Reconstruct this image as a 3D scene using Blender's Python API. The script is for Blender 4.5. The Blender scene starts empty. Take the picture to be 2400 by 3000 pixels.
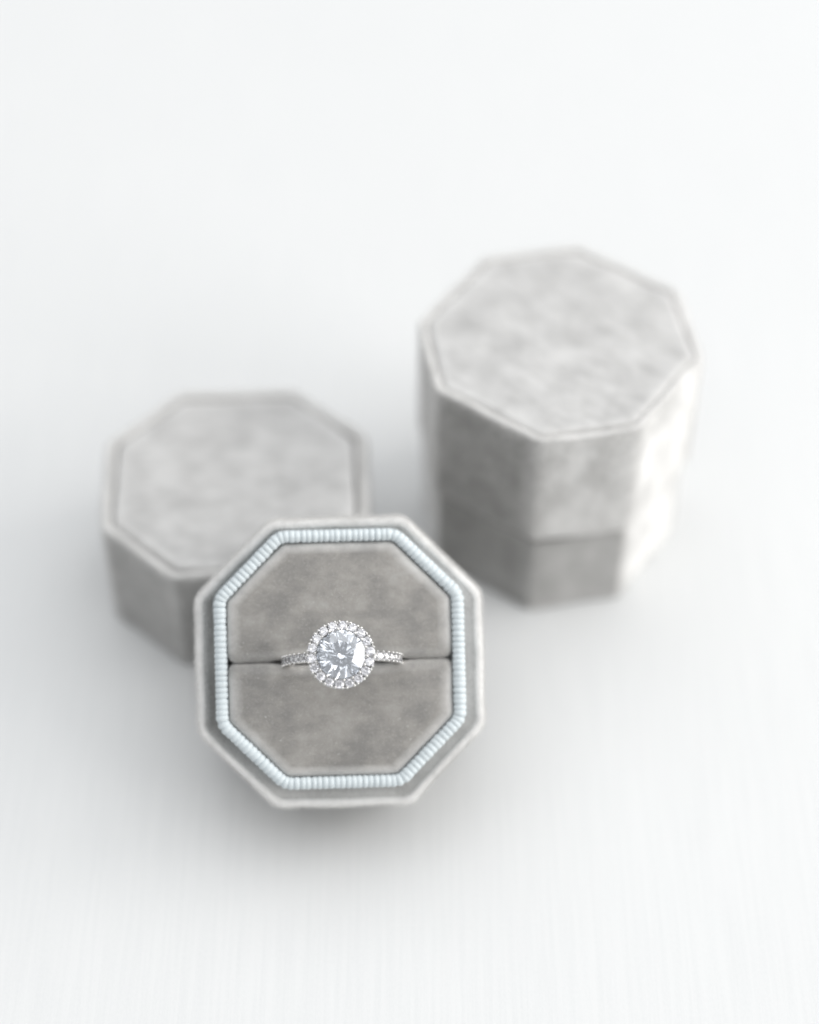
import bpy, bmesh, math, random
import numpy as np
from mathutils import Vector, Matrix

random.seed(7)
MM = 0.001
R = math.radians
scene = bpy.context.scene
col = scene.collection

# ------------------------------------------------------------------ camera
PITCH = R(48.55)
DIST = 387.85                                  # mm from the aim point on the table
CAM = Vector((0, -DIST * math.cos(PITCH), DIST * math.sin(PITCH)))
cam_data = bpy.data.cameras.new('camera')
cam = bpy.data.objects.new('camera', cam_data)
col.objects.link(cam)
cam.location = CAM * MM
cam.rotation_euler = (math.pi / 2 - PITCH, 0, 0)
cam_data.sensor_fit = 'HORIZONTAL'
cam_data.sensor_width = 24
cam_data.lens = 59.66
cam_data.clip_start = 0.01
cam_data.clip_end = 50
cam_data.dof.use_dof = True
cam_data.dof.focus_distance = 0.3168
cam_data.dof.aperture_fstop = 3.5
cam_data.dof.aperture_blades = 0
scene.camera = cam

# ------------------------------------------------------------------ light
world = bpy.data.worlds.new('World')
scene.world = world
world.use_nodes = True
bg = world.node_tree.nodes['Background']
bg.inputs[0].default_value = (0.975, 0.988, 1.0, 1)
bg.inputs[1].default_value = 0.38


def area_lamp(name, loc, target, sx, sy, power, colour):
    d = bpy.data.lights.new(name, 'AREA')
    d.shape = 'RECTANGLE'
    d.size, d.size_y = sx, sy
    d.energy = power
    d.color = colour
    o = bpy.data.objects.new(name, d)
    col.objects.link(o)
    o.location = loc
    o.rotation_euler = (Vector(target) - Vector(loc)).to_track_quat('-Z', 'Y').to_euler()
    return o


for yw, zw in ((-0.72, 0.40), (-0.72, 0.92), (0.22, 0.40), (0.22, 0.92)):   # one window on the right, split into panes added for gem sparkle
    area_lamp('window_light', (1.45, yw, zw), (0, yw * 0.35, 0.02), 0.84, 0.46, 5.8, (1.0, 0.972, 0.935))
area_lamp('overhead_fill', (0.1, 0.60, 1.9), (0.1, 0.60, 0), 3.4, 3.2, 47.0, (0.985, 0.993, 1.0))  # added overhead fill, stands in for bounce off an unseen ceiling

scene.view_settings.view_transform = 'Standard'
scene.view_settings.look = 'None'
scene.view_settings.exposure = 0.0
scene.view_settings.gamma = 1.0
scene.view_settings.use_curve_mapping = False
scene.render.engine = 'CYCLES'
cy = scene.cycles
cy.max_bounces = 20
cy.diffuse_bounces = 5
cy.glossy_bounces = 8
cy.transmission_bounces = 18
cy.caustics_reflective = True
cy.caustics_refractive = True
cy.blur_glossy = 0.0
cy.sample_clamp_indirect = 6.0
cy.use_denoising = True


# ------------------------------------------------------------------ materials
def new_mat(name):
    m = bpy.data.materials.new(name)
    m.use_nodes = True
    nt = m.node_tree
    return m, nt, nt.nodes['Principled BSDF']


def noise(nt, coord, scale, detail=3, rough=0.55, stretch=None):
    n = nt.nodes.new('ShaderNodeTexNoise')
    n.inputs['Scale'].default_value = scale
    n.inputs['Detail'].default_value = detail
    n.inputs['Roughness'].default_value = rough
    if stretch:
        mp = nt.nodes.new('ShaderNodeMapping')
        mp.inputs['Scale'].default_value = stretch
        nt.links.new(coord, mp.inputs['Vector'])
        nt.links.new(mp.outputs[0], n.inputs['Vector'])
    else:
        nt.links.new(coord, n.inputs['Vector'])
    return n.outputs['Fac']


def ramp(nt, fac, stops):
    r = nt.nodes.new('ShaderNodeValToRGB')
    e = r.color_ramp.elements
    e[0].position, e[0].color = stops[0][0], (*stops[0][1], 1)
    e[1].position, e[1].color = stops[-1][0], (*stops[-1][1], 1)
    for p, c in stops[1:-1]:
        k = e.new(p)
        k.color = (*c, 1)
    nt.links.new(fac, r.inputs[0])
    return r.outputs[0]


def mathn(nt, op, a, b):
    n = nt.nodes.new('ShaderNodeMath')
    n.operation = op
    for i, v in enumerate((a, b)):
        if isinstance(v, (int, float)):
            n.inputs[i].default_value = v
        else:
            nt.links.new(v, n.inputs[i])
    return n.outputs[0]


def velvet(name, lo, hi, sheen=0.55, seed=0.0, nap=0.00012, wb=0.62, wm=0.25, strokes=(1.0, 0.55, 1.0), warm=(1, 1, 1)):
    m, nt, b = new_mat(name)
    tc = nt.nodes.new('ShaderNodeTexCoord')
    mp = nt.nodes.new('ShaderNodeMapping')
    mp.inputs['Location'].default_value = (seed, seed * 0.7, seed * 1.3)
    nt.links.new(tc.outputs['Object'], mp.inputs['Vector'])
    co = mp.outputs[0]
    big = noise(nt, co, 170, 4, 0.6)
    mid = noise(nt, co, 620, 4, 0.65, strokes)
    fine = noise(nt, co, 5200, 2, 0.6)
    f = mathn(nt, 'ADD', mathn(nt, 'MULTIPLY', big, wb), mathn(nt, 'MULTIPLY', mid, wm))
    f = mathn(nt, 'ADD', f, mathn(nt, 'MULTIPLY', fine, 0.13))
    c = ramp(nt, f, [(0.36, lo), (0.5, tuple((a + d) / 2 * k for a, d, k in zip(lo, hi, warm))), (0.64, hi)])
    at = nt.nodes.new('ShaderNodeAttribute')
    at.attribute_name = 'wear'
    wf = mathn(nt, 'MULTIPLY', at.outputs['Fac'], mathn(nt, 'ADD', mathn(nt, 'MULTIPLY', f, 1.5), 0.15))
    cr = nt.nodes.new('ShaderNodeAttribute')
    cr.attribute_name = 'crush_lit'  # pale crushed pile, with window light painted into the colour
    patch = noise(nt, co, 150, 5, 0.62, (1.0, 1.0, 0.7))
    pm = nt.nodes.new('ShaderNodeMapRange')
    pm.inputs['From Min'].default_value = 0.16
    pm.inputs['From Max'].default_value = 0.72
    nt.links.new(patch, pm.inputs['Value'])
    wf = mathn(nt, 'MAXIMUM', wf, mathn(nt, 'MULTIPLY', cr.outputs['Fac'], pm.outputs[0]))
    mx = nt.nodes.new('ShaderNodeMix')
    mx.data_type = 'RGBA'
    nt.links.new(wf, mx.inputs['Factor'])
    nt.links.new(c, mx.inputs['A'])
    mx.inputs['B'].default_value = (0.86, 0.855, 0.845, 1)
    nt.links.new(mx.outputs['Result'], b.inputs['Base Color'])
    b.inputs['Roughness'].default_value = 0.95
    b.inputs['Specular IOR Level'].default_value = 0.15
    b.inputs['Sheen Weight'].default_value = sheen
    b.inputs['Sheen Roughness'].default_value = 0.38
    b.inputs['Sheen Tint'].default_value = (1, 0.995, 0.985, 1)
    bp = nt.nodes.new('ShaderNodeBump')
    bp.inputs['Strength'].default_value = 0.55
    bp.inputs['Distance'].default_value = nap
    h = mathn(nt, 'ADD', mathn(nt, 'MULTIPLY', fine, 0.8), mathn(nt, 'MULTIPLY', mid, 1.6))
    nt.links.new(h, bp.inputs['Height'])
    nt.links.new(bp.outputs[0], b.inputs['Normal'])
    return m


M = {}
M['velvet'] = velvet('grey_velvet', (0.25, 0.247, 0.239), (0.385, 0.382, 0.373), 1.0)
M['velvet_pad'] = velvet('grey_velvet_pad', (0.25, 0.244, 0.235), (0.43, 0.424, 0.413), 1.0, 0.31, wb=0.52, wm=0.26, strokes=(0.6, 1.0, 1.0), warm=(1.015, 0.995, 0.97))
M['velvet_lit_top'] = velvet('grey_velvet_top_lit', (0.42, 0.418, 0.414), (0.64, 0.638, 0.632), 1.0, 0.83, wb=0.45, wm=0.42, strokes=(0.45, 1.0, 1.0))  # same velvet, paler: light on the upward faces put into the colour


def pile_mat():
    m = bpy.data.materials.new('velvet_fibres')
    m.use_nodes = True
    nt = m.node_tree
    nt.nodes.clear()
    out = nt.nodes.new('ShaderNodeOutputMaterial')
    d = nt.nodes.new('ShaderNodeBsdfDiffuse')
    d.inputs[0].default_value = (0.82, 0.815, 0.805, 1)
    t = nt.nodes.new('ShaderNodeBsdfTranslucent')
    t.inputs[0].default_value = (0.82, 0.815, 0.805, 1)
    mx = nt.nodes.new('ShaderNodeMixShader')
    mx.inputs[0].default_value = 0.5
    nt.links.new(d.outputs[0], mx.inputs[1])
    nt.links.new(t.outputs[0], mx.inputs[2])
    nt.links.new(mx.outputs[0], out.inputs[0])
    return m


M['pile'] = pile_mat()
M['lint'], _nt, _b = new_mat('white_lint')
_b.inputs['Base Color'].default_value = (0.85, 0.85, 0.84, 1)
_b.inputs['Roughness'].default_value = 0.9


def ribbon_mat():
    m, nt, b = new_mat('pale_blue_ribbon')
    tc = nt.nodes.new('ShaderNodeTexCoord')
    f = noise(nt, tc.outputs['Object'], 4200, 2)
    c = ramp(nt, f, [(0.3, (0.60, 0.666, 0.694)), (0.7, (0.68, 0.735, 0.76))])
    nt.links.new(c, b.inputs['Base Color'])
    b.inputs['Roughness'].default_value = 0.55
    b.inputs['Sheen Weight'].default_value = 0.25
    b.inputs['Sheen Roughness'].default_value = 0.4
    bp = nt.nodes.new('ShaderNodeBump')
    bp.inputs['Strength'].default_value = 0.3
    bp.inputs['Distance'].default_value = 0.00004
    nt.links.new(f, bp.inputs['Height'])
    nt.links.new(bp.outputs[0], b.inputs['Normal'])
    return m


M['ribbon'] = ribbon_mat()


def metal_mat():
    m, nt, b = new_mat('white_gold')
    b.inputs['Base Color'].default_value = (0.74, 0.735, 0.725, 1)
    b.inputs['Metallic'].default_value = 1
    b.inputs['Roughness'].default_value = 0.10
    return m


M['metal'] = metal_mat()


def gem_mat(name, iors):
    m = bpy.data.materials.new(name)
    m.use_nodes = True
    nt = m.node_tree
    nt.nodes.clear()
    out = nt.nodes.new('ShaderNodeOutputMaterial')
    prev = None
    for c, ior in iors:
        g = nt.nodes.new('ShaderNodeBsdfGlass')
        g.inputs['Color'].default_value = c
        g.inputs['Roughness'].default_value = 0.0
        g.inputs['IOR'].default_value = ior
        if prev is None:
            prev = g.outputs[0]
        else:
            a = nt.nodes.new('ShaderNodeAddShader')
            nt.links.new(prev, a.inputs[0])
            nt.links.new(g.outputs[0], a.inputs[1])
            prev = a.outputs[0]
    nt.links.new(prev, out.inputs[0])
    return m


M['gem'] = gem_mat('clear_gem', (((0.97, 0.982, 1, 1), 2.42),))
M['small_gem'] = gem_mat('small_clear_gem', (((0.99, 0.99, 1, 1), 2.42),))


def table_mat():
    m, nt, b = new_mat('white_laid_paper')
    tc = nt.nodes.new('ShaderNodeTexCoord')
    co = tc.outputs['Object']
    lines = noise(nt, co, 1.0, 3, 0.6, (1250, 36, 1))
    grain = noise(nt, co, 1.0, 2, 0.6, (3000, 1500, 1))
    h = mathn(nt, 'ADD', lines, mathn(nt, 'MULTIPLY', grain, 0.6))
    c = ramp(nt, h, [(0.45, (0.69, 0.702, 0.707)), (0.95, (0.735, 0.744, 0.747))])
    nt.links.new(c, b.inputs['Base Color'])
    b.inputs['Roughness'].default_value = 0.8
    b.inputs['Specular IOR Level'].default_value = 0.2
    bp = nt.nodes.new('ShaderNodeBump')
    bp.inputs['Strength'].default_value = 0.16
    bp.inputs['Distance'].default_value = 0.00008
    nt.links.new(h, bp.inputs['Height'])
    nt.links.new(bp.outputs[0], b.inputs['Normal'])
    return m


M['table'] = table_mat()


# ------------------------------------------------------------------ mesh helpers (millimetres in, metres out)
def mesh_obj(name, verts, faces, mat, parent=None, smooth=True, wear=None, crush_lit=None):
    me = bpy.data.meshes.new(name)
    me.from_pydata([tuple(p) for p in verts], [], faces)
    me.validate()
    bmx = bmesh.new()
    bmx.from_mesh(me)
    bmesh.ops.recalc_face_normals(bmx, faces=bmx.faces)
    bmesh.ops.scale(bmx, vec=(MM, MM, MM), verts=bmx.verts)
    bmx.to_mesh(me)
    bmx.free()
    me.materials.append(mat)
    if smooth:
        me.polygons.foreach_set('use_smooth', [True] * len(me.polygons))
    if wear:
        at = me.attributes.new('wear', 'FLOAT', 'POINT')
        at.data.foreach_set('value', wear)
    if crush_lit:
        at = me.attributes.new('crush_lit', 'FLOAT', 'POINT')
        at.data.foreach_set('value', crush_lit)
    me.update()
    return link(name, me, parent)


def link(name, me, parent=None, matrix=None):
    o = bpy.data.objects.new(name, me)
    col.objects.link(o)
    if parent:
        o.parent = parent
    if matrix is not None:
        o.matrix_local = matrix
    return o


def empty(name, matrix, label, cat):
    o = bpy.data.objects.new(name, None)
    o.empty_display_size = 0.01
    col.objects.link(o)
    o.matrix_world = matrix
    o['label'] = label
    o['category'] = cat
    return o


def octagon(w, cut):
    h = w / 2
    a = h - cut
    return [Vector(p) for p in ((-a, -h), (a, -h), (h, -a), (h, a), (a, h), (-a, h), (-h, a), (-h, -a))]


def outline(poly, d, r, nc=5, ne=6):
    """Counter-clockwise convex polygon offset outwards by d, its corners filleted to radius r: a closed list
    of points with a fixed count, so outlines of one polygon can be lofted."""
    n = len(poly)
    lines = []
    for i in range(n):
        p, q = poly[i], poly[(i + 1) % n]
        t = (q - p).normalized()
        nrm = Vector((t.y, -t.x))
        lines.append((p + nrm * d, t))
    pts = []
    corners = []
    for i in range(n):
        (p1, t1), (p2, t2) = lines[i - 1], lines[i]
        den = t1.x * t2.y - t1.y * t2.x
        s = ((p2 - p1).x * t2.y - (p2 - p1).y * t2.x) / den
        corners.append(p1 + t1 * s)
    arcs = []
    for i in range(n):
        t1, t2 = lines[i - 1][1], lines[i][1]
        ang = math.acos(max(-1, min(1, t1.dot(t2))))
        rr = max(0.05, r)
        tan = rr * math.tan(ang / 2)
        c = corners[i]
        n1 = Vector((t1.y, -t1.x))
        centre = c - t1 * tan - n1 * rr
        a0 = math.atan2(n1.y, n1.x)
        arcs.append([centre + rr * Vector((math.cos(a0 + ang * k / (nc - 1)), math.sin(a0 + ang * k / (nc - 1)))) for k in range(nc)])
    for i in range(n):
        pts += arcs[i]
        a, b = arcs[i][-1], arcs[(i + 1) % n][0]
        pts += [a.lerp(b, (k + 1) / (ne + 1)) for k in range(ne)]
    return pts


def loft(rings, cap_start=False, cap_end=False, closed=False):
    """rings: list of equally long lists of (x, y, z)."""
    n = len(rings[0])
    verts = [p for r_ in rings for p in r_]
    faces = []
    m = len(rings)
    for j in range(m if closed else m - 1):
        a, b = j * n, ((j + 1) % m) * n
        for i in range(n):
            k = (i + 1) % n
            faces.append((a + i, a + k, b + k, b + i))
    if cap_start:
        faces.append(tuple(range(n - 1, -1, -1)))
    if cap_end:
        faces.append(tuple(range((m - 1) * n, m * n)))
    return verts, faces


def arc_profile(d0, z0, rad, a0, a1, n=5, wear=0.0):
    """points on a quarter round in (offset, height); wear says how far the pile is splayed open there."""
    return [(d0 + rad * math.cos(R(a0 + (a1 - a0) * k / (n - 1))), z0 + rad * math.sin(R(a0 + (a1 - a0) * k / (n - 1))), wear * math.sin(math.pi * (k + 0.6) / (n + 0.2)) ** 0.7) for k in range(n)]


def wobble(x, y, z, s):
    return (math.sin(x * 0.43 + s) + math.sin(y * 0.51 + 1.7 * s) + math.sin(z * 0.61 + x * 0.21 + 2.3 * s)) / 3


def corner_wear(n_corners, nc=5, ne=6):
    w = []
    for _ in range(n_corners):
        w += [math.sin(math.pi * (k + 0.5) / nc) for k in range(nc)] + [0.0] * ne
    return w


def profile_loft(poly, prof, corner, amp=0.10, seed=0.0, **kw):
    rings, wear = [], []
    cw = corner_wear(len(poly))
    for item in prof:
        d, z = item[:2]
        base = item[2] if len(item) > 2 else 0.0
        ring = []
        for i, p in enumerate(outline(poly, d, max(0.3, corner + d))):
            k = amp * wobble(p.x, p.y, z, seed)
            l = p.length or 1
            ring.append((p.x + p.x / l * k, p.y + p.y / l * k, z + 0.5 * amp * wobble(p.y, p.x, z, seed + 4)))
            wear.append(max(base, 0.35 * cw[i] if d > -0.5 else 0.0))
        rings.append(ring)
    v, f = loft(rings, **kw)
    return v, f, wear


def cushion(poly, z0, z1, rad, dome, corner, amp, seed, shift=None, edge=0.6):
    """a padded panel: side wall, rounded edge, slightly domed top with rings all the way to the middle."""
    prof = [(0.0, z0), (0.0, z0 + (z1 - rad - z0) * 0.6)] + [q[:2] for q in arc_profile(-rad, z1 - rad, rad, 0, 90, 7)]
    rw = [0.1, 0.3] + [edge * q for q in (0.6, 0.85, 1.0, 1.0, 0.95, 0.8, 0.6)]
    rings = []
    for d, z in prof:
        rings.append([(p.x, p.y, z) for p in outline(poly, d, max(0.25, corner + d))])
    last = rings[-1]
    cx = sum(p[0] for p in last) / len(last)
    cy_ = sum(p[1] for p in last) / len(last)
    for s in (0.965, 0.93, 0.88, 0.78, 0.66, 0.52, 0.38, 0.24, 0.1, 0.02):
        rings.append([(cx + (p[0] - cx) * s, cy_ + (p[1] - cy_) * s, p[2] + dome * (1 - s ** 3)) for p in last])
        rw.append(edge * 0.3 if s > 0.95 else 0.0)
    out, wear = [], []
    for r_, w_ in zip(rings, rw):
        q = []
        for x, y, z in r_:
            k = amp * wobble(x * 1.3, y * 1.3, z, seed)
            if shift:
                x, y, z = shift(x, y, z)
            q.append((x + 0.6 * k * (1 if x > cx else -1), y + 0.5 * k, z + k))
            wear.append(w_)
        out.append(q)
    v, f = loft(out, cap_start=True, cap_end=True)
    return v, f, wear


def add_pile(name, verts, faces, wear, per_mm2, length, parent, seed, zmin=-1e9, edge_boost=3.0, width=0.035):
    """short velvet fibres standing on a surface, denser where the pile is splayed open over an edge."""
    rng = np.random.default_rng(seed)
    V = np.array(verts, dtype=float)
    tri = []
    for q in faces:
        if len(q) == 4:
            tri += [(q[0], q[1], q[2]), (q[0], q[2], q[3])]
        elif len(q) == 3:
            tri.append(tuple(q))
    T = np.array(tri)
    A, B, C = V[T[:, 0]], V[T[:, 1]], V[T[:, 2]]
    n = np.cross(B - A, C - A)
    area = np.linalg.norm(n, axis=1) / 2
    n = n / (2 * area[:, None] + 1e-12)
    w = np.array(wear)[T].mean(1)
    keep = ((A + B + C)[:, 2] / 3) > zmin
    count = rng.poisson(area * per_mm2 * (1 + edge_boost * w) * keep)
    idx = np.repeat(np.arange(len(T)), count)
    m = len(idx)
    r1, r2_ = np.sqrt(rng.random(m)), rng.random(m)
    P = A[idx] * (1 - r1)[:, None] + B[idx] * (r1 * (1 - r2_))[:, None] + C[idx] * (r1 * r2_)[:, None]
    N = n[idx]
    lean = rng.normal(0, 0.45, (m, 3))
    D = N + lean
    D /= np.linalg.norm(D, axis=1)[:, None]
    side = np.cross(D, rng.normal(0, 1, (m, 3)))
    side /= np.linalg.norm(side, axis=1)[:, None]
    L = length * rng.uniform(0.5, 1.15, m)[:, None]
    P = P - N * 0.02
    pts = np.stack([P - side * width / 2, P + side * width / 2, P + D * L], 1).reshape(-1, 3) * MM
    me = bpy.data.meshes.new(name)
    me.vertices.add(3 * m)
    me.vertices.foreach_set('co', pts.ravel())
    me.loops.add(3 * m)
    me.loops.foreach_set('vertex_index', np.arange(3 * m))
    me.polygons.add(m)
    me.polygons.foreach_set('loop_start', np.arange(0, 3 * m, 3))
    me.update(calc_edges=True)
    me.materials.append(M['pile'])
    o = link(name, me, parent)
    o['kind'] = 'stuff'
    return o


# ------------------------------------------------------------------ table
S = 2.6
tb = mesh_obj('table_surface', [(-S * 1000, -S * 1000, 0), (S * 1000, -S * 1000, 0), (S * 1000, S * 1000, 0), (-S * 1000, S * 1000, 0)], [(0, 1, 2, 3)], M['table'], smooth=False)
tb['kind'] = 'structure'
tb['label'] = 'white ribbed paper surface under the boxes'

# ------------------------------------------------------------------ the octagonal velvet boxes
W, CUT = 45.0, 12.2
BASE_H, LID_H = 19.8, 25.5
OCT = octagon(W, CUT)


def lid_profile(z0, z1, rr=0.85, deep=1.2):
    """wall from its lower edge to a rolled rim round the sunken seat of the top panel."""
    return [(-2.4, z0 + 6), (-2.4, z0 + 0.7), (-2.1, z0 + 0.15), (-1.6, z0), (-0.7, z0)] + \
        arc_profile(-0.6, z0 + 0.6, 0.6, -70, 0, 4) + \
        [(0.0, z0 + 3), (0.05, (z0 + z1) / 2), (0.0, z1 - rr - 2)] + \
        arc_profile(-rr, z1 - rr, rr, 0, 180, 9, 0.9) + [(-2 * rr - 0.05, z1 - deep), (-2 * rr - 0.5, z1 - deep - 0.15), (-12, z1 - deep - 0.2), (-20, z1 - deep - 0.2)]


def crush_lit_side(v, amounts):
    """rubbed pile and window light painted pale on some sides of a box: amounts maps the direction a side faces (degrees) to a strength."""
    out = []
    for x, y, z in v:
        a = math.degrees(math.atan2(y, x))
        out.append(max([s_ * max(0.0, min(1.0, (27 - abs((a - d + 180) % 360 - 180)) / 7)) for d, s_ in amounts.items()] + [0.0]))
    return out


def build_lid(parent, z0, z1, seed, crushed_lit=None, rr=0.85, inset=1.95, deep=1.2):
    v, f, wr = profile_loft(OCT, lid_profile(z0, z1, rr, deep), 3.0, 0.28, seed, cap_end=True)
    shell = mesh_obj('lid_shell', v, f, M['velvet'], parent, wear=wr, crush_lit=crush_lit_side(v, crushed_lit) if crushed_lit else None)
    add_pile('shell_pile', v, f, wr, 3.0, 0.8, parent, int(seed * 10), z0, 12.0, 0.06)
    pp = [Vector(p) for p in octagon(W - 2 * inset, CUT - inset * 0.586)]
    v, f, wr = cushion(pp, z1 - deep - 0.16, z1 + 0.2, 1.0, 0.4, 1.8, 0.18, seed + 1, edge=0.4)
    top = mesh_obj('top_panel', v, f, M['velvet_lit_top'], parent, wear=wr)
    return shell, top


# closed box at the right
cm = Matrix.Translation(Vector((26.13, -0.35, 0)) * MM) @ Matrix.Rotation(R(-35.35), 4, 'Z') @ Matrix.Diagonal((1.012, 1.012, 1.01, 1))
closed = empty('closed_ring_box', cm, 'closed grey velvet octagonal ring box standing upright at the right', 'ring box')
prof = [(-20, 0), (-8, 0), (-1.7, 0)] + arc_profile(-1.55, 0.7, 0.7, -80, 0, 4) + [(-0.85, 3), (-0.8, 10), (-0.85, BASE_H - 2.2)] + \
    arc_profile(-1.35, BASE_H - 1.6, 0.5, 0, 90, 5, 0.3) + [(-2.5, BASE_H - 1.1), (-2.7, BASE_H - 2), (-20, BASE_H - 2)]
v, f, wr = profile_loft(OCT, prof, 3.0, 0.26, 3.1, cap_start=True, cap_end=True)
mesh_obj('base_shell', v, f, M['velvet'], closed, wear=wr, crush_lit=crush_lit_side(v, {-45: 0.3, 0: 1.25, 45: 1.1}))  # right sides painted paler to carry the window light
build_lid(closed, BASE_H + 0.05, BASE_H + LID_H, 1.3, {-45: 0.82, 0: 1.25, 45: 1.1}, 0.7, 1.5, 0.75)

# loose lid at the left, behind the open box
lm = Matrix.Translation(Vector((-30.8, -13.9, 0)) * MM) @ Matrix.Rotation(R(2.4), 4, 'Z') @ Matrix.Diagonal((1.035, 0.985, 1, 1))
lid = empty('loose_box_lid', lm, 'loose grey velvet octagonal lid lying behind the open box at the left', 'box lid')
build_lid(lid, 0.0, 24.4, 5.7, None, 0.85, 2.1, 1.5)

# open box in front, leaning back against the loose lid
ALPHA = R(48.5)                                # elevation of the box axis
WF = 46.2
axis = Vector((0.036, -math.cos(ALPHA), math.sin(ALPHA))).normalized()
right = Vector((0, 0, 1)).cross(axis).normalized()
up = axis.cross(right).normalized()
ROLL = R(-1.0)
r2 = right * math.cos(ROLL) + up * math.sin(ROLL)
u2 = up * math.cos(ROLL) - right * math.sin(ROLL)
RIM = Vector((-11.1, -58.95, 30.1))            # middle of the rim plane
origin = RIM - axis * BASE_H
bm4 = Matrix(((r2.x, u2.x, axis.x, origin.x * MM), (r2.y, u2.y, axis.y, origin.y * MM), (r2.z, u2.z, axis.z, origin.z * MM), (0, 0, 0, 1)))
OCTF = octagon(WF, 12.3)
# let the lowest edge of its back rest on the table
low = min((bm4 @ Vector((p.x * MM, p.y * MM, 0.0))).z for p in OCTF)
bm4.translation.z -= low
box = empty('open_ring_box', bm4, 'open grey velvet octagonal ring box with pale blue ribbed lip, tilted against the loose lid', 'ring box')

prof = [(-20, 0), (-8, 0), (-1.0, 0)] + arc_profile(-1.0, 1.0, 1.0, -80, 0, 4) + [(0, 4), (0.05, 10), (0, BASE_H - 2.4)] + \
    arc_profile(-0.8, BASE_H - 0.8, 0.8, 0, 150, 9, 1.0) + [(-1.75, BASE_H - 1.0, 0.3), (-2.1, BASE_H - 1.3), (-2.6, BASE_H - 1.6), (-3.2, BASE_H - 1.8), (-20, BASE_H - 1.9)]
v, f, wr = profile_loft(OCTF, prof, 3.5, 0.22, 8.2, cap_start=True, cap_end=True)
fl = []
for x, y, z in v:                              # the channel is shallow below and on the right, deep on the left
    if BASE_H - 2.1 < z < BASE_H - 0.8:
        t = max(0.0, min(1.0, max((x + 4) / 20, -(y + 8) / 10)))
        z += 0.9 * t * (BASE_H - 0.4 - z)
        wr[len(fl)] = max(wr[len(fl)], 0.4 * t)
    fl.append((x, y, z))
v = fl
mesh_obj('velvet_shell', v, f, M['velvet'], box, wear=wr)
add_pile('shell_pile', v, f, wr, 14, 0.62, box, 11, 3.0, 5.0)

# ribbed lip: a rounded core that carries one rib after another
LIP_SHIFT = 0.75
PADW, PADH, PADCUT = 35.8, 37.2, 9.1


def pad_poly():
    hx, hy = PADW / 2, PADH / 2
    ax, ay = hx - PADCUT, hy - PADCUT
    return [Vector((x, y + LIP_SHIFT)) for x, y in ((-ax, -hy), (ax, -hy), (hx, -ay), (hx, ay), (ax, hy), (-ax, hy), (-hx, ay), (-hx, -ay))]


PAD = pad_poly()
LIP_IN, LIP_OUT = 0.06, 2.04
LIP_Z = BASE_H + 2.7
core_r = (LIP_OUT - LIP_IN) / 2 - 0.16
mid = (LIP_IN + LIP_OUT) / 2
prof = [(mid + core_r, BASE_H - 2.4)] + arc_profile(mid, LIP_Z - core_r - 0.15, core_r, 0, 180, 9) + [(mid - core_r, BASE_H - 2.4)]
rings = [[(p.x, p.y, z) for p in outline(PAD, d, 1.6 + d)] for d, z in [q[:2] for q in prof]]
# towards the top the ribbon's lining spreads outwards over the floor of the channel
wide = outline(PAD, mid + core_r + 0.5, 1.6 + mid + core_r + 0.5)
narrow = rings[0]
foot, knee = [], []
for p, q in zip(narrow, wide):
    t = max(0.0, min(1.0, (p[1] - 1.0) / 8.0))
    foot.append((p[0] + (q.x - p[0]) * t, p[1] + (q.y - p[1]) * t, BASE_H - 1.75 + 0.35 * t))
    knee.append((p[0] + (q.x - p[0]) * t * 0.35, p[1] + (q.y - p[1]) * t * 0.35, BASE_H - 1.3 + 0.7 * t))
rings[0:1] = [foot, knee]
v, f = loft(rings)
lip = mesh_obj('ribbon_lip', v, f, M['ribbon'], box)

# one rib: a tube that climbs the outside of the lip, goes over its top and down inside
RIB_R = 0.50
path = [(core_r - 0.03, -3.2), (core_r - 0.03, -1.2)] + [((core_r - 0.03) * math.cos(R(a)), (core_r - 0.03) * math.sin(R(a)) - core_r) for a in (0, 30, 60, 90, 120, 150, 180)] + [(-core_r + 0.03, -3.0)]
path = [(x, z if i else -3.4) for i, (x, z) in enumerate(path)]
path[1] = (core_r - 0.03, -core_r - 0.9)
rv, rf = [], []
NS = 8
for i, (x, z) in enumerate(path):
    a, b = path[max(0, i - 1)], path[min(len(path) - 1, i + 1)]
    t = Vector((b[0] - a[0], b[1] - a[1])).normalized()
    nx, nz = -t.y, t.x
    for k in range(NS):
        an = 2 * math.pi * k / NS
        c, s = math.cos(an), math.sin(an)
        rv.append((x + nx * c * RIB_R * 0.44, s * RIB_R, z + nz * c * RIB_R * 0.44))
rv, rf = rv, [(i * NS + k, i * NS + (k + 1) % NS, (i + 1) * NS + (k + 1) % NS, (i + 1) * NS + k) for i in range(len(path) - 1) for k in range(NS)]
rib_me = None
mid_pts = outline(PAD, mid, 1.6 + mid, nc=9, ne=0)
seg = [(mid_pts[i], mid_pts[(i + 1) % len(mid_pts)]) for i in range(len(mid_pts))]
total = sum((b - a).length for a, b in seg)
NRIB = 144
nrm_in = outline(PAD, mid - 1, 1.6 + mid - 1, nc=9, ne=0)
nrm_out = outline(PAD, mid + 1, 1.6 + mid + 1, nc=9, ne=0)
nrms = [(o - i).normalized() for i, o in zip(nrm_in, nrm_out)]
step = total / NRIB
si, acc = 0, 0.0
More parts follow.
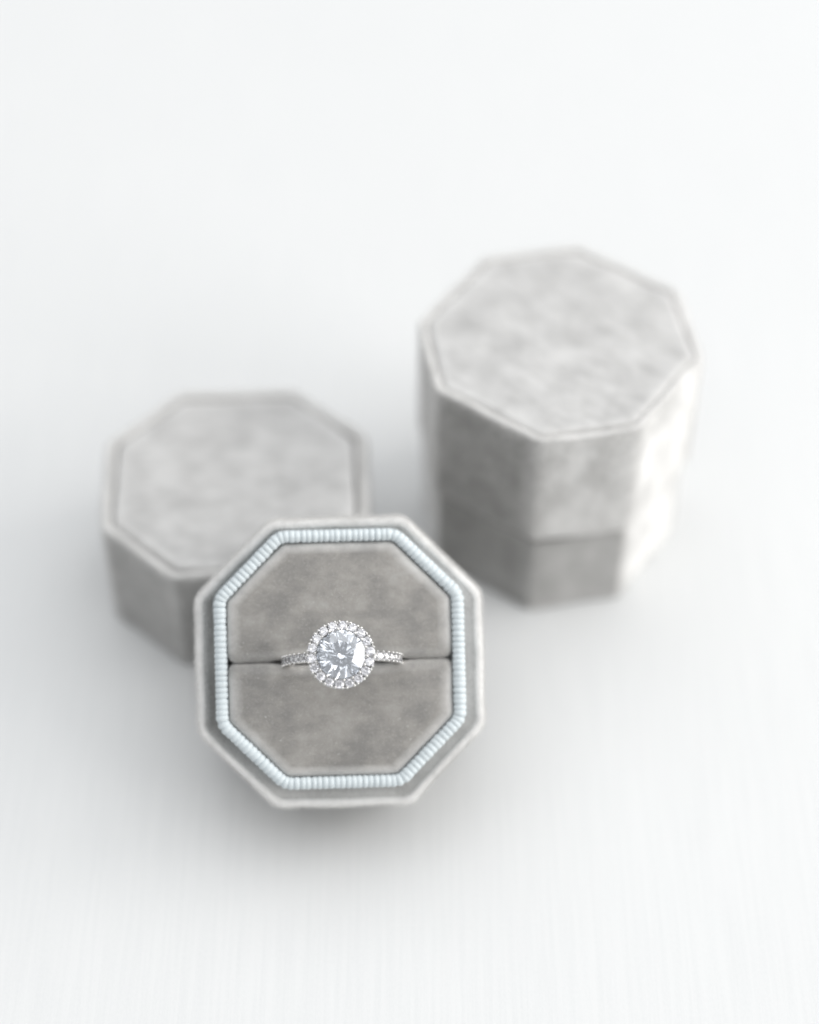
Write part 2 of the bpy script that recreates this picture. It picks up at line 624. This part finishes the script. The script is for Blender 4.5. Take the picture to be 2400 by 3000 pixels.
for k in range(NRIB):
    s = k * step + 0.2 + random.uniform(-0.09, 0.09)
    while s > acc + (seg[si][1] - seg[si][0]).length:
        acc += (seg[si][1] - seg[si][0]).length
        si += 1
    L = (seg[si][1] - seg[si][0]).length
    fr = (s - acc) / L
    p = seg[si][0].lerp(seg[si][1], fr)
    nn = nrms[si].lerp(nrms[(si + 1) % len(nrms)], fr).normalized()
    skew = random.uniform(-0.05, 0.05)
    th = math.atan2(nn.y, nn.x) + skew
    mx = Matrix.Translation(Vector((p.x, p.y, LIP_Z - 0.15 + random.uniform(-0.06, 0.06))) * MM) @ Matrix.Rotation(th, 4, 'Z')
    sc = random.uniform(0.88, 1.08)
    mx = mx @ Matrix.Diagonal((random.uniform(0.98, 1.03), sc, 1, 1))
    if rib_me is None:
        o = mesh_obj('rib', rv, rf, M['ribbon'], lip)
        rib_me = o.data
        o.matrix_local = mx
    else:
        link('rib', rib_me, lip, mx)

# the two ring pads, parted by the slit that grips the ring
PAD_Z = BASE_H + 2.2
hx, hy = PADW / 2, PADH / 2
SLIT = 0.08
SLIT_Y = LIP_SHIFT - 0.32


def open_slit(sign):
    def fn(x, y, z):
        dist = abs(y - SLIT_Y)
        if dist < 1.7:
            y = SLIT_Y + sign * dist * (0.25 + 0.75 * dist / 1.7)
        near = max(0.0, 1 - dist / 5.0)
        g = math.exp(-(abs(x) / 10.6) ** 10) * 0.74
        sag = 0.15 * near ** 2 - 0.30 * math.exp(-((abs(x) - 7.5) / 3.0) ** 2) * math.exp(-((dist - 1.6) / 1.3) ** 2)
        return x, y + sign * g * near, z - sag
    return fn


for sign in (1, -1):
    ys = SLIT_Y + sign * SLIT
    if sign > 0:
        poly = [Vector((-hx, ys)), Vector((hx, ys))] + PAD[3:7]
    else:
        poly = PAD[0:3] + [Vector((hx, ys)), Vector((-hx, ys)), PAD[7]]
    v, f, wr = cushion(poly, BASE_H - 2.4, PAD_Z, 1.25, 0.45, 1.7, 0.12, 2.0 + sign, open_slit(sign), 0.5)
    wr = [q * min(1.0, 0.25 + max(0.0, abs(p[1] - SLIT_Y) - 0.8) / 2.5) for q, p in zip(wr, v)]
    pad = mesh_obj('ring_pad', v, f, M['velvet_pad'], box, wear=wr)
    add_pile('pad_pile', v, f, wr, 14, 0.30, pad, 21 + sign, BASE_H, 4.0)


# ------------------------------------------------------------------ the ring
def brilliant(dia, table=0.56, crown=0.155, pav=0.43, girdle=0.02, wobbly=0.0):
    """round brilliant, girdle plane at z = 0, mm."""
    r = dia / 2
    cr, pv, g = crown * dia, pav * dia, girdle * dia / 2
    V, F = [], []
    P = lambda rad, deg, z: (V.append((rad * math.cos(R(deg)), rad * math.sin(R(deg)), z)), len(V) - 1)[1]
    T = [P(r * table, 45 * k, cr) for k in range(8)]
    jit = lambda: 1 + random.uniform(-wobbly, wobbly)
    K = [P(r * 0.80 * jit(), 45 * k + 22.5, cr * 0.50) for k in range(8)]
    G = [P(r, 22.5 * k, g) for k in range(16)]
    H = [P(r, 22.5 * k, -g) for k in range(16)]
    C = P(0, 0, -pv)
    Lw = [P(r * 0.26 * jit(), 45 * k + 120 * (jit() - 1), -pv + pv * 0.26 * 0.98) for k in range(8)]
    F.append(tuple(T))
    for k in range(8):
        n = (k + 1) % 8
        F.append((T[k], K[k], T[n]))                          # star
        F.append((T[k], K[k - 1], G[2 * k], K[k]))             # kite
        F.append((K[k], G[2 * k], G[2 * k + 1]))
        F.append((K[k], G[2 * k + 1], G[(2 * k + 2) % 16]))
    for k in range(16):
        n = (k + 1) % 16
        F.append((G[k], H[k], H[n], G[n]))
    for k in range(8):
        n = (k + 1) % 8
        F.append((C, Lw[n], H[(2 * k + 1) % 16], Lw[k]))       # pavilion main
        F.append((Lw[k], H[2 * k + 1], H[2 * k]))
        F.append((Lw[k], H[2 * k], H[2 * k - 1]))
    return V, F


def bead_mesh(rad, long):
    V, F = [], []
    nu, nv = 8, 5
    for j in range(nv + 1):
        a = math.pi * j / nv
        for i in range(nu):
            b = 2 * math.pi * i / nu
            V.append((rad * long * math.sin(a) * math.cos(b), rad * math.sin(a) * math.sin(b), rad * math.cos(a)))
    for j in range(nv):
        for i in range(nu):
            k = (i + 1) % nu
            F.append((j * nu + i, (j + 1) * nu + i, (j + 1) * nu + k, j * nu + k))
    return V, F


RING_R = 9.55                                   # outer radius of the shank
RING_Z = PAD_Z - 0.4
rm = bm4 @ Matrix.Translation(Vector((0.30, SLIT_Y, RING_Z)) * MM) @ Matrix.Rotation(R(-9.3), 4, 'X') @ Matrix.Rotation(R(-0.8), 4, 'Y')
ring = empty('diamond_ring', rm, 'white gold halo ring with a round clear stone held in the open box', 'ring')
# the origin of the ring sits at its lowest point
low_ring = Matrix.Translation(Vector((0, 0, -RING_R)) * MM)
ring.matrix_world = rm @ low_ring
Z0 = RING_R                                     # centre of the shank above the ring's origin

# shank: a rounded band, slimmer at the bottom
rings = []
NSH = 72
for i in range(NSH + 1):
    a = R(17) + R(326) * i / NSH                # 0 at the top, where the basket joins
    t = (1 + math.cos(a)) / 2
    wy, th = 0.68 + 0.14 * t, 1.35
    sec = []
    for k in range(12):
        b = 2 * math.pi * k / 12
        cx, cyy = math.cos(b), math.sin(b)
        sq = lambda q: math.copysign(abs(q) ** 0.6, q)
        rad = RING_R - 0.12 - th / 2 + sq(cx) * th / 2
        sec.append((rad * math.sin(a), sq(cyy) * wy, Z0 + rad * math.cos(a)))
    rings.append(sec)
v, f = loft(rings, cap_start=True, cap_end=True)
mesh_obj('shank', v, f, M['metal'], ring)

HEAD_Z = Z0 + RING_R + 1.2                     # seat of the halo
HEAD_R = 5.25

# halo plate (dished ring) and basket under it
prof = [(3.5, -1.2), (3.62, -0.35), (3.75, -0.22), (3.86, -0.4), (4.05, -1.1), (4.85, -1.15), (5.0, -0.5), (5.12, -0.38), (5.2, -0.6), (5.05, -1.3), (4.2, -1.35)]
rings = []
for i in range(72):
    a = 2 * math.pi * i / 72
    rings.append([(r_ * math.cos(a), r_ * math.sin(a), HEAD_Z + z) for r_, z in prof])
v, f = loft(rings, closed=True)
mesh_obj('halo_plate', v, f, M['metal'], ring)


def tube(points, rad, n=8):
    rs = []
    for i, p in enumerate(points):
        a, b = Vector(points[max(0, i - 1)]), Vector(points[min(len(points) - 1, i + 1)])
        t = (b - a).normalized()
        s = t.cross(Vector((0, 0, 1)))
        s = s.normalized() if s.length > 1e-4 else Vector((1, 0, 0))
        u = s.cross(t)
        rs.append([tuple(Vector(p) + (s * math.cos(2 * math.pi * k / n) + u * math.sin(2 * math.pi * k / n)) * rad) for k in range(n)])
    return loft(rs, cap_start=True, cap_end=True)


def tri_join(parts):
    V, F = [], []
    for v_, f_ in parts:
        o_ = len(V)
        V += v_
        F += [tuple(i + o_ for i in q) for q in f_]
    return V, F


for k in range(8):
    a = R(45 * k + 22.5)
    pts = []
    for rr, z in ((4.55, -0.9), (4.1, -1.6), (3.4, -2.2), (2.75, -2.6)):
        pts.append((rr * math.cos(a), rr * math.sin(a) , HEAD_Z + z))
    v, f = tube(pts, 0.34)
    mesh_obj('basket_strut', v, f, M['metal'], ring)
rg = []
for i in range(36):
    a = 2 * math.pi * i / 36
    rg.append([((2.95 + 0.3 * math.cos(b)) * math.cos(a), (2.95 + 0.3 * math.cos(b)) * math.sin(a), HEAD_Z - 2.4 + 0.3 * math.sin(b)) for b in [2 * math.pi * j / 8 for j in range(8)]])
v, f = loft(rg, closed=True)
mesh_obj('basket_rail', v, f, M['metal'], ring)

# centre stone
v, f = brilliant(7.55, wobbly=0.03)
cs = mesh_obj('centre_stone', v, f, M['gem'], ring, smooth=False)
cs.matrix_local = Matrix.Translation(Vector((0, 0, HEAD_Z + 0.62)) * MM) @ Matrix.Rotation(R(1.6), 4, 'X') @ Matrix.Rotation(R(9), 4, 'Z')
cs['label'] = 'large round brilliant clear stone in the middle of the halo'

# halo stones, their outer claws and the inner beads
N_H = 18
halo_me = bead_out = bead_in = pave_me = pave_bead = None
for k in range(N_H):
    a = 2 * math.pi * (k + 0.27) / N_H
    mx = Matrix.Rotation(a, 4, 'Z') @ Matrix.Translation(Vector((4.56, 0, HEAD_Z + 0.12)) * MM) @ Matrix.Rotation(R(10 + random.uniform(-6, 6)), 4, 'Y') @ Matrix.Rotation(R(random.uniform(-7, 7)), 4, 'X') @ Matrix.Rotation(random.random() * 6, 4, 'Z')
    if halo_me is None:
        v, f = brilliant(1.46, table=0.56, pav=0.42)
        o = mesh_obj('halo_stone', v, f, M['small_gem'], ring, smooth=False)
        halo_me = o.data
        o.matrix_local = mx
    else:
        link('halo_stone', halo_me, ring, mx)
    for j in (-1, 1):
        b = a + math.pi / N_H + j * (0.062 + random.uniform(-0.012, 0.012))
        mx = Matrix.Rotation(b, 4, 'Z') @ Matrix.Translation(Vector((5.17 + random.uniform(-0.05, 0.05), 0, HEAD_Z + 0.10)) * MM) @ Matrix.Rotation(R(38), 4, 'Y')
        if bead_out is None:
            v, f = bead_mesh(0.22, 1.35)
            o = mesh_obj('claw', v, f, M['metal'], ring)
            bead_out = o.data
            o.matrix_local = mx
        else:
            link('claw', bead_out, ring, mx)
    b = a + math.pi / N_H
    mx = Matrix.Rotation(b, 4, 'Z') @ Matrix.Translation(Vector((3.93, 0, HEAD_Z + 0.36)) * MM) @ Matrix.Rotation(R(-15), 4, 'Y')
    if bead_in is None:
        v, f = bead_mesh(0.25, 1.25)
        o = mesh_obj('prong', v, f, M['metal'], ring)
        bead_in = o.data
        o.matrix_local = mx
    else:
        link('prong', bead_in, ring, mx)

# small stones set along both shoulders of the shank, with a bead at each side of every gap
for side in (-1, 1):
    for k in range(8):
        a = side * R(33 + k * 7.1)
        mx = Matrix.Translation(Vector((0, 0, Z0)) * MM) @ Matrix.Rotation(a, 4, 'Y') @ Matrix.Translation(Vector((0, 0, RING_R - 0.02)) * MM) @ Matrix.Rotation(random.random() * 6, 4, 'Z')
        if pave_me is None:
            v, f = brilliant(1.2, table=0.58, pav=0.28)
            o = mesh_obj('shoulder_stone', v, f, M['small_gem'], ring, smooth=False)
            pave_me = o.data
            o.matrix_local = mx
        else:
            link('shoulder_stone', pave_me, ring, mx)
        a2 = side * R(33 + (k + 0.5) * 7.1)
        for yy in (-0.68, 0.68):
            mx = Matrix.Translation(Vector((0, 0, Z0)) * MM) @ Matrix.Rotation(a2, 4, 'Y') @ Matrix.Translation(Vector((0, yy, RING_R + 0.02)) * MM)
            if pave_bead is None:
                v, f = bead_mesh(0.21, 1.1)
                o = mesh_obj('bead', v, f, M['metal'], ring)
                pave_bead = o.data
                o.matrix_local = mx
            else:
                link('bead', pave_bead, ring, mx)

# specks of lint caught in the pile of the open box
for k in range(26):
    if k < 17:
        px, py, pz = random.uniform(-16, 16), random.uniform(-16, 16), PAD_Z + 0.62
        if abs(px) + abs(py) > 24 or (abs(px) < 6.5 and abs(py) < 6.5):
            continue
    else:
        a = random.uniform(150, 285)
        q = min(OCTF, key=lambda p_: abs((math.degrees(math.atan2(p_.y, p_.x)) - a + 180) % 360 - 180))
        px, py, pz = q.x * 0.93 + random.uniform(-4, 4) * (abs(q.y) > abs(q.x)), q.y * 0.93 + random.uniform(-4, 4) * (abs(q.x) > abs(q.y)), BASE_H - 0.25
    t0 = random.uniform(0, 6.3)
    ln = random.uniform(0.12, 0.45)
    pts = [(px + ln * (i - 1.5) / 3 * math.cos(t0 + 0.5 * i), py + ln * (i - 1.5) / 3 * math.sin(t0 + 0.5 * i), pz + 0.05 * math.sin(2.1 * i)) for i in range(4)]
    v, f = tube(pts, 0.028, 4)
    mesh_obj('lint', v, f, M['lint'], box)
